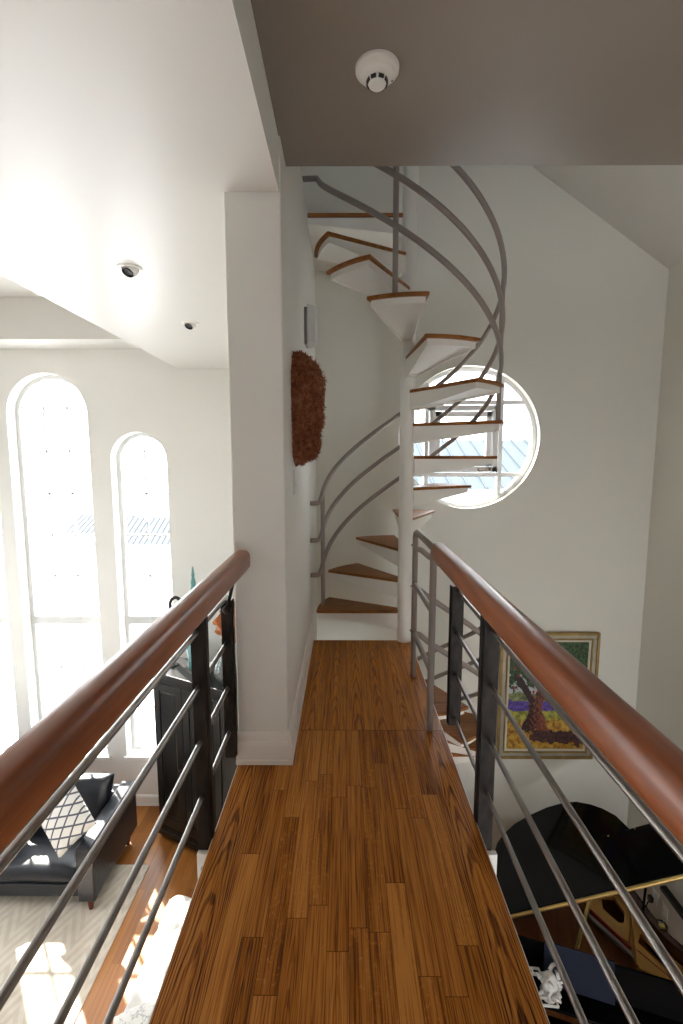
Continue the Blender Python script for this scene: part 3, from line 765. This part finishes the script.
MB().tube([(1.03, .46, 1.0), (1.06, .50, 1.045 + 1.25 * math.sin(R(32)) - .02)], .009, 10).build('prop_stick', 'lacquer', pn, smooth=True)
MB().box(1.10, 1.135, .335, .37, 1.03, 1.05).build('prop_socket', 'brass', pn, .004)
for x, y in ((.14, -.45), (1.32, -.45), (.50, .68)):
    lg = MB().lathe([(.035, .06), (.045, .10), (.05, .3), (.07, .55), (.08, .66)], 20, Matrix.Translation((x, y, 0))).build('leg', 'lacquer', pn, smooth=True, auto=40)
    MB().lathe([(.03, 0), (.033, .03), (.02, .06)], 16, Matrix.Translation((x, y, 0))).build('caster', 'brass', lg)
ly = MB().box(.66, .68, -.22, -.20, .14, .64).box(.78, .80, -.22, -.20, .14, .64).box(.62, .84, -.26, -.18, .10, .16).build('pedal_lyre', 'lacquer', pn, .005)
for x in (.67, .73, .79): MB().box(x - .012, x + .012, -.40, -.24, .08, .10).build('pedal', 'brass', ly, .004)

c18, s18 = math.cos(R(-18)), math.sin(R(-18))
def PW(u, v, z): return (1.06 + u * c18 - v * s18, 2.965 + u * s18 + v * c18, z + FZ)
mf = MB(); mx = Matrix.Rotation(R(-16), 4, 'X')
mf.box(-.20, .20, -.006, .006, 0, .235, mx)  # thin slate-blue panel set against the music desk
mb_ = mf.build('slate_panel', 'slate', None, .003, loc=PW(.50, -.262, 1.002)); mb_.rotation_euler = (0, 0, R(-18))
tag(mb_, 'slate-blue panel leaning on the music desk of the piano', 'folder')

# white openwork ornament on the piano
on_ = thing('openwork_ornament', 'white openwork ornament standing on the piano beside the slate-blue panel', 'ornament', PW(.30, -.36, 1.031), R(-5))
def ladder(mb, x0, x1, y, z, w=.028):
    mb.tube([(x0, y - w, z), (x1, y - w, z)], .007, 8).tube([(x0, y + w, z), (x1, y + w, z)], .007, 8)
    for k in range(4): x = x0 + (x1 - x0) * k / 3; mb.tube([(x, y - w, z), (x, y + w, z)], .006, 8)
lm = MB(); ladder(lm, -.135, -.01, .075, .06, .017); lm.build('arm', 'plaster', on_, smooth=True)
lm = MB(); ladder(lm, -.10, .04, -.075, .05, .019); lm.build('arm', 'plaster', on_, smooth=True)
bd = MB(); rnd = random.Random(5)
bd.lathe([(.045, 0), (.05, .02), (.035, .05), (.05, .09), (.03, .13), (.008, .14)], 14, Matrix.Translation((.02, 0, 0)))
for k in range(16):
    a = rnd.random() * 6.28; p = Vector((.02 + .05 * math.cos(a), .055 * math.sin(a), .03 + .1 * rnd.random())); q = p + Vector((rnd.uniform(-.03, .05), rnd.uniform(-.04, .04), rnd.uniform(-.02, .04)))
    bd.tube([p, (p + q) / 2 + Vector((0, 0, .012)), q], [.012, .010, .006], 8)
bd.build('body', 'plaster', on_, smooth=True)
rg = MB().tube([(.075 + .035 * math.cos(2 * PI * k / 16), .035 + .05 * math.sin(2 * PI * k / 16), .11) for k in range(16)], .008, 8, closed=True)
rg.build('ring', 'plaster', on_, smooth=True)
on_.scale = (1.05, 1.05, 1.05)

# ================================================================== LIVING ROOM
struct_rug = MB().box(-5.0, -2.06, 1.2, 4.52, 0, .012).build('area_rug', 'rug', None, .004, loc=(0, 0, FZ))
tag(struct_rug, 'cream and beige chevron rug under the black leather sofa', 'rug')
sf = thing('leather_sofa', 'black leather sofa with low arms and red wooden feet', 'sofa', (-2.345, 4.0, FZ))
# local: x negative to the left, y 0 front .. .9 back
MB().box(-2.15, -.02, .02, .88, .135, .27).build('base', 'leather', sf, .02, seg=3)
MB().box(-2.15, -.05, .72, .895, .27, .68).build('backrest', 'leather', sf, .04, seg=4)
for x0 in (-.155, -2.15):
    ar = MB().box(x0, x0 + .155, -.03, .905, .14, .70).build('arm', 'leather', sf, .025, seg=4)
    MB().box(x0 - .002, x0 + .157, -.034, .03, .14, .69).build('arm_front_panel', 'leather', ar, .012, seg=3)
for k in range(2):
    MB().cushion(.98, .72, .21, 18, 1, Matrix.Translation((-.65 - k * .99, .33, .365)), k=.28).build('seat_cushion', 'leather', sf, smooth=True)
    MB().cushion(.99, .54, .25, 18, 1, Matrix.Translation((-.61 - k * .99, .62, .675)) @ Matrix.Rotation(R(78), 4, 'X'), k=.25).build('back_cushion', 'leather', sf, smooth=True)
for x, y in ((-.075, .03), (-.075, .80), (-2.07, .03), (-2.07, .80)):
    MB().lathe([(.020, 0), (.026, .05), (.036, .14)], 12, Matrix.Translation((x, y, .014 if y < .5 else 0))).build('foot', 'redwood', sf, smooth=True, auto=50)

p1 = MB().cushion(.46, .46, .15, 18, 1, Matrix.Rotation(R(90), 4, 'X')).build('throw_pillow', 'pillow', None, smooth=True, loc=(-2.675, 4.15, FZ + .835))
p1.rotation_euler = (R(-30), R(40), R(-30)); tag(p1, 'cream throw pillow with a dark diamond lattice on the sofa', 'pillow')
p2 = MB().cushion(.44, .44, .14, 18, 1, Matrix.Rotation(R(90), 4, 'X')).build('throw_pillow', 'dots', None, smooth=True, loc=(-3.46, 4.27, FZ + .72))
p2.rotation_euler = (R(-28), R(12), R(20)); tag(p2, 'dark throw pillow with white dots at the left of the sofa', 'pillow')

# armoire set at an angle
AL = math.atan2(-.49, .99)
am = thing('armoire', 'tall black wooden armoire with raised panels and bun feet', 'cabinet', (-2.12, 4.90, FZ), AL)
AW, AD, AH = 1.30, .40, 2.0
MB().box(.02, AW - .02, .02, AD, .07, AH - .06).build('body', 'blackwood', am, .004)
cr = MB(); prf = [(0, AH - .10), (-.008, AH - .09), (-.012, AH - .055), (-.03, AH - .03), (-.036, AH - .015), (-.036, AH)]
for d_, z0, z1 in ((.0, AH - .10, AH - .07), (.014, AH - .07, AH - .045), (.028, AH - .045, AH - .022), (.036, AH - .022, AH)): cr.box(.02 - d_, AW - .02 + d_, .02 - d_, AD, z0, z1)
cr.build('cornice', 'blackwood', am, .004)
bs = MB()
for d_, z0, z1 in ((.028, .06, .12), (.016, .12, .145), (.008, .145, .165)): bs.box(.02 - d_, AW - .02 + d_, .02 - d_, AD, z0, z1)
bs.build('plinth', 'blackwood', am, .004)
def rpanel(x0, x1, z0, z1, y=.02):
    mb = MB(); w = .085; t = .016
    mb.box(x0, x0 + w, y - t, y, z0, z1).box(x1 - w, x1, y - t, y, z0, z1).box(x0 + w, x1 - w, y - t, y, z0, z0 + w + .03).box(x0 + w, x1 - w, y - t, y, z1 - w, z1)
    a, b, c, d_ = x0 + w, x1 - w, z0 + w + .03, z1 - w; e = .02
    mb.add([(a + .006, y - .002, c + .006), (b - .006, y - .002, c + .006), (b - .006, y - .002, d_ - .006), (a + .006, y - .002, d_ - .006), (a + e, y - .012, c + e), (b - e, y - .012, c + e), (b - e, y - .012, d_ - e), (a + e, y - .012, d_ - e)],
           [(0, 1, 5, 4), (1, 2, 6, 5), (2, 3, 7, 6), (3, 0, 4, 7), (4, 5, 6, 7)])
    return mb
for x0, x1 in ((.03, .44), (.45, .86), (.87, 1.27)):
    dr = rpanel(x0, x1, .19, AH - .13).build('door', 'blackwood', am, .003)
    MB().lathe([(.004, 0), (.006, .012), (.013, .018), (.012, .028), (.002, .032)], 14, Matrix.Translation((x1 - .04, .005, .95)) @ Matrix.Rotation(R(90), 4, 'X')).build('knob', 'blackiron', dr, smooth=True)
for x, y in ((.06, .06), (AW - .06, .06), (.06, AD - .06), (AW - .06, AD - .06)):
    MB().lathe([(.025, 0), (.042, .015), (.046, .032), (.036, .05), (.028, .062)], 18, Matrix.Translation((x, y, 0))).build('foot', 'blackwood', am, smooth=True)
ca, sa = math.cos(AL), math.sin(AL)
def AP(x, y): return (-2.12 + x * ca - y * sa, 4.90 + x * sa + y * ca, FZ + AH)
# things on the armoire
vz = MB().lathe([(.06, .002), (.095, .03), (.115, .10), (.105, .19), (.07, .25), (.055, .30), (.075, .335), (.07, .335), (.048, .30), (.062, .25), (.097, .19), (.107, .10), (.088, .035), (.05, .012)], 36)
tag(vz.build('glass_vase', 'vase', None, smooth=True, loc=AP(.93, .15)), 'clear rounded glass vase on the armoire, below an orange leaf', 'vase')
lf = thing('leaf_arrangement', 'large crinkled orange leaves standing behind the glass vase', 'dried leaves', AP(.97, .345))
for k, (dx, tilt, h, w) in enumerate(((0, -4, .80, .17), (.10, 12, .74, .14), (-.09, -14, .72, .15))):
    vs = []; fs = []; nn = 14; z0 = .36
    for i in range(nn + 1):
        t = i / nn; ww = w * (math.sin(PI * min(1, t * 1.05 + .02)) ** .7) * (1 + .25 * math.sin(t * 17 + k))
        for j in range(5):
            s_ = (j - 2) / 2; vs.append((s_ * ww * .8, .04 * math.sin(t * 7 + s_ * 3 + k) + .03 * s_ * s_, z0 + t * (h - z0)))
    fs = [(i * 5 + j, i * 5 + j + 1, (i + 1) * 5 + j + 1, (i + 1) * 5 + j) for i in range(nn) for j in range(4)]
    q = MB().add(vs, fs, Matrix.Translation((dx * .4, 0, 0)) @ Matrix.Rotation(R(tilt), 4, 'Y'))
    ob = q.build('leaf', 'orange', lf, smooth=True); ob.location.y = k * .012; sm = ob.modifiers.new('thickness', 'SOLIDIFY'); sm.thickness = .004
tw = MB()
for k, (a, b) in enumerate(((-.16, .98), (-.05, 1.02), (.08, 1.05), (.16, .95), (.02, .90))):
    tw.tube([(0, 0, .02), (a * .25, .01, .45), (a * .7, .0, .75), (a, .01 * k, b)], [.006, .005, .003, .0015], 6)
tw.build('twig', 'twig', lf, smooth=True)
sp_ = MB().lathe([(.07, 0), (.09, .02), (.08, .10), (.095, .25), (.075, .42), (.055, .60), (.062, .66), (.046, .72), (.052, .78), (.034, .84), (.038, .88), (.024, .93), (.028, .97), (.016, 1.02), (.018, 1.05), (.006, 1.14)], 20)
tag(sp_.build('glazed_spire', 'teal', None, smooth=True, loc=AP(.42, .26)), 'slender mottled teal spire standing on the armoire', 'ornament')
hk = thing('iron_hook_stand', 'black iron crook-shaped stand on the armoire by the window', 'ornament', AP(.13, .20))
MB().lathe([(.07, 0), (.07, .012), (.02, .022)], 20).build('base', 'blackiron', hk, smooth=True, auto=40)
MB().tube([(0, 0, .02), (0, 0, .66)] + [(.06 - .06 * math.cos(R(a)), 0, .70 + .075 * math.sin(R(a))) for a in range(0, 175, 15)] + [(.125, 0, .64)], .019, 10).build('crook', 'blackiron', hk, smooth=True)
bw = MB().lathe([(.04, 0), (.05, .01), (.09, .05), (.115, .10), (.108, .10), (.085, .055), (.04, .016)], 28)
tag(bw.build('small_bowl', 'plaster', None, smooth=True, loc=AP(.62, .17)), 'small pale bowl on the armoire between spire and vase', 'bowl')

# white tufted daybed beside the bridge
db = thing('tufted_daybed', 'white tufted daybed with patterned skirt, sunlit, below the bridge', 'daybed', (-1.06, 2.75, FZ))
vs = []; fs = []; W2, D2 = .49, 1.0; nx, ny = 44, 84; T = .25
for i in range(nx + 1):
    for j in range(ny + 1):
        x = -W2 + 2 * W2 * i / nx; y = -D2 + 2 * D2 * j / ny
        a = (x + y) / T; b = (x - y) / T
        bum = (abs(math.sin(PI * a / 1.0)) * abs(math.sin(PI * b / 1.0))) ** .35
        ex = max(0, 1 - (abs(x) / W2) ** 10) * max(0, 1 - (abs(y) / D2) ** 16)
        vs.append((x * (1 + .012 * math.sin(y * 2 * PI / T)), y * (1 + .006 * math.sin(x * 2 * PI / T)), .40 + .075 * bum * ex ** .3 + .03 * ex ** .5))
fs = [(i * (ny + 1) + j, (i + 1) * (ny + 1) + j, (i + 1) * (ny + 1) + j + 1, i * (ny + 1) + j + 1) for i in range(nx) for j in range(ny)]
top = MB().add(vs, fs)
top.build('tufted_top', 'white_tuft', db, smooth=True)
MB().box(-W2, W2, -D2, D2, .12, .41).build('base', 'white_up', db, .03, seg=3)
for x, y in ((-.42, -.9), (.42, -.9), (-.42, .9), (.42, .9)): MB().lathe([(.022, 0), (.03, .12)], 12, Matrix.Translation((x, y, 0))).build('foot', 'redwood', db, smooth=True, auto=50)
bo = MB().cushion(.46, .46, .20, 18, 1, k=.4).build('throw_pillow', 'white_up', None, smooth=True, loc=(-1.22, 2.55, FZ + .635))
bo.rotation_euler = (R(6), R(-4), R(20)); tag(bo, 'white pillow with grey veining on the tufted daybed', 'pillow')

# ================================================================== OUTDOORS
struct(MB().add([(-90, 6.2, -3.9), (90, 6.2, -3.9), (90, 24, -3.9), (-90, 24, -3.9), (90, 34, -9.1), (-90, 34, -9.1), (90, 200, -9.1), (-90, 200, -9.1)], [(0, 1, 2, 3), (3, 2, 4, 5), (5, 4, 6, 7)]), 'ground', 'snow')
struct(MB().box(-90, 90, -120, -3.8, -4.2, -3.9), 'ground_rear', 'snow')
struct(MB().box(-90, -5.6, -3.8, 6.2, -4.2, -3.9), 'ground_left', 'snow')
def house(x, y, w, d, h, rh, label, zb=-3.9, rz=0):
    r = thing('house', label, 'house', (x, y, zb), rz)
    MB().box(-w / 2, w / 2, 0, d, 0, h).build('wall', 'siding', r)
    rf = MB().add([(-w / 2 - .3, -.4, h), (w / 2 + .3, -.4, h), (w / 2 + .3, d / 2, h + rh), (-w / 2 - .3, d / 2, h + rh), (w / 2 + .3, d + .4, h), (-w / 2 - .3, d + .4, h)], [(0, 1, 2, 3), (3, 2, 4, 5), (0, 3, 5), (1, 4, 2), (0, 5, 4, 1)])
    for k in range(int(w / .5)):
        xx = -w / 2 + k * .5; dz = rh / (d / 2 + .4)
        rf.add([(xx, -.4, h + .0), (xx + .05, -.4, h + .0), (xx + .05, d / 2, h + rh), (xx, d / 2, h + rh), (xx, -.4, h + .06), (xx + .05, -.4, h + .06), (xx + .05, d / 2, h + rh + .06), (xx, d / 2, h + rh + .06)], [(0, 1, 2, 3), (4, 5, 6, 7), (0, 1, 5, 4), (1, 2, 6, 5), (3, 0, 4, 7)])
    rf.build('roof', 'roofing', r)
    for k in range(3):
        xx = -w / 2 + w * (k + .5) / 3
        MB().box(xx - .45, xx + .45, -.04, 0, h * .45, h * .8).build('window', 'darkpane', r)
house(4.6, 14, 9, 7, 4.3, 1.55, 'neighbouring house with a pale blue seamed roof, seen through the round window')
house(-17.2, 40, 6, 7, 3.0, 1.9, 'distant pale house with blue roof seen through the narrow arched window', -9.1)
house(-25.0, 46, 5, 6, 3.0, 1.5, 'distant pale house with blue roof seen through the tall arched window', -9.1)
# ================================================================== LIGHT
w = bpy.data.worlds.new('World'); S.world = w; w.use_nodes = True
bg = w.node_tree.nodes['Background']; bg.inputs[0].default_value = (.93, .965, 1.0, 1); bg.inputs[1].default_value = 8.0
sun = bpy.data.lights.new('sun', 'SUN'); sun.energy = 26; sun.angle = R(.6); sun.color = (1, .95, .86)
so = bpy.data.objects.new('sun', sun); COL.objects.link(so)
so.rotation_euler = Vector((.88, -1, -1.35)).to_track_quat('-Z', 'Y').to_euler()
def portal(x, y, z, sx, sz, rz):
    l = bpy.data.lights.new('window_portal', 'AREA'); l.shape = 'RECTANGLE'; l.size = sx; l.size_y = sz; l.cycles.is_portal = True
    o = bpy.data.objects.new('window_portal', l); COL.objects.link(o); o.location = (x, y, z); o.rotation_euler = (R(90), 0, rz)
for cx, ww, zb, zt in WIN: portal(cx, WY + .25, (zb + zt) / 2, ww, zt - zb, PI + PI)
portal(RC[0], BY + .21, RC[1], 1.2, 1.2, 0)
for x0, x1, z0, z1 in REAR_ADDED: portal((x0 + x1) / 2, -3.16, (z0 + z1) / 2, x1 - x0, z1 - z0, PI)
for y0, y1, z0, z1 in LEFT_ADDED: portal(-5.41, (y0 + y1) / 2, (z0 + z1) / 2, y1 - y0, z1 - z0, 0)
for o in S.objects:
    if o.name.startswith('window_portal'):
        # area lights emit along their local -Z: point it into the room
        d = Vector((1, 0, 0)) if o.location.x < -5.3 else Vector((0, -1, 0)) if o.location.y > 0 else Vector((0, 1, 0))
        o.rotation_euler = d.to_track_quat('-Z', 'Z').to_euler()

# ================================================================== CAMERA
f_px = 470.0
cam = bpy.data.cameras.new('camera'); cam.sensor_fit = 'HORIZONTAL'; cam.sensor_width = 36; cam.lens = 36 * f_px / 683
cam.clip_start = .05; cam.clip_end = 400
co = bpy.data.objects.new('camera', cam); COL.objects.link(co); co.location = (0, 0, 1.3)
pitch = math.atan((512 - 458) / f_px); yaw = math.atan((344 - 341.5) / (f_px / math.cos(pitch)))
co.rotation_euler = (PI / 2 - pitch, 0, yaw)
S.camera = co
vs_ = S.view_settings
S.display_settings.display_device = 'sRGB'
vs_.view_transform = 'Standard'; vs_.look = 'None'; vs_.gamma = 1; vs_.use_curve_mapping = False
vs_.exposure = 0.0
cy = S.cycles
cy.use_denoising = True; cy.max_bounces = 14; cy.diffuse_bounces = 8; cy.glossy_bounces = 5; cy.transparent_max_bounces = 16; cy.transmission_bounces = 8
cy.sample_clamp_indirect = 6.0; cy.caustics_reflective = False; cy.caustics_refractive = False
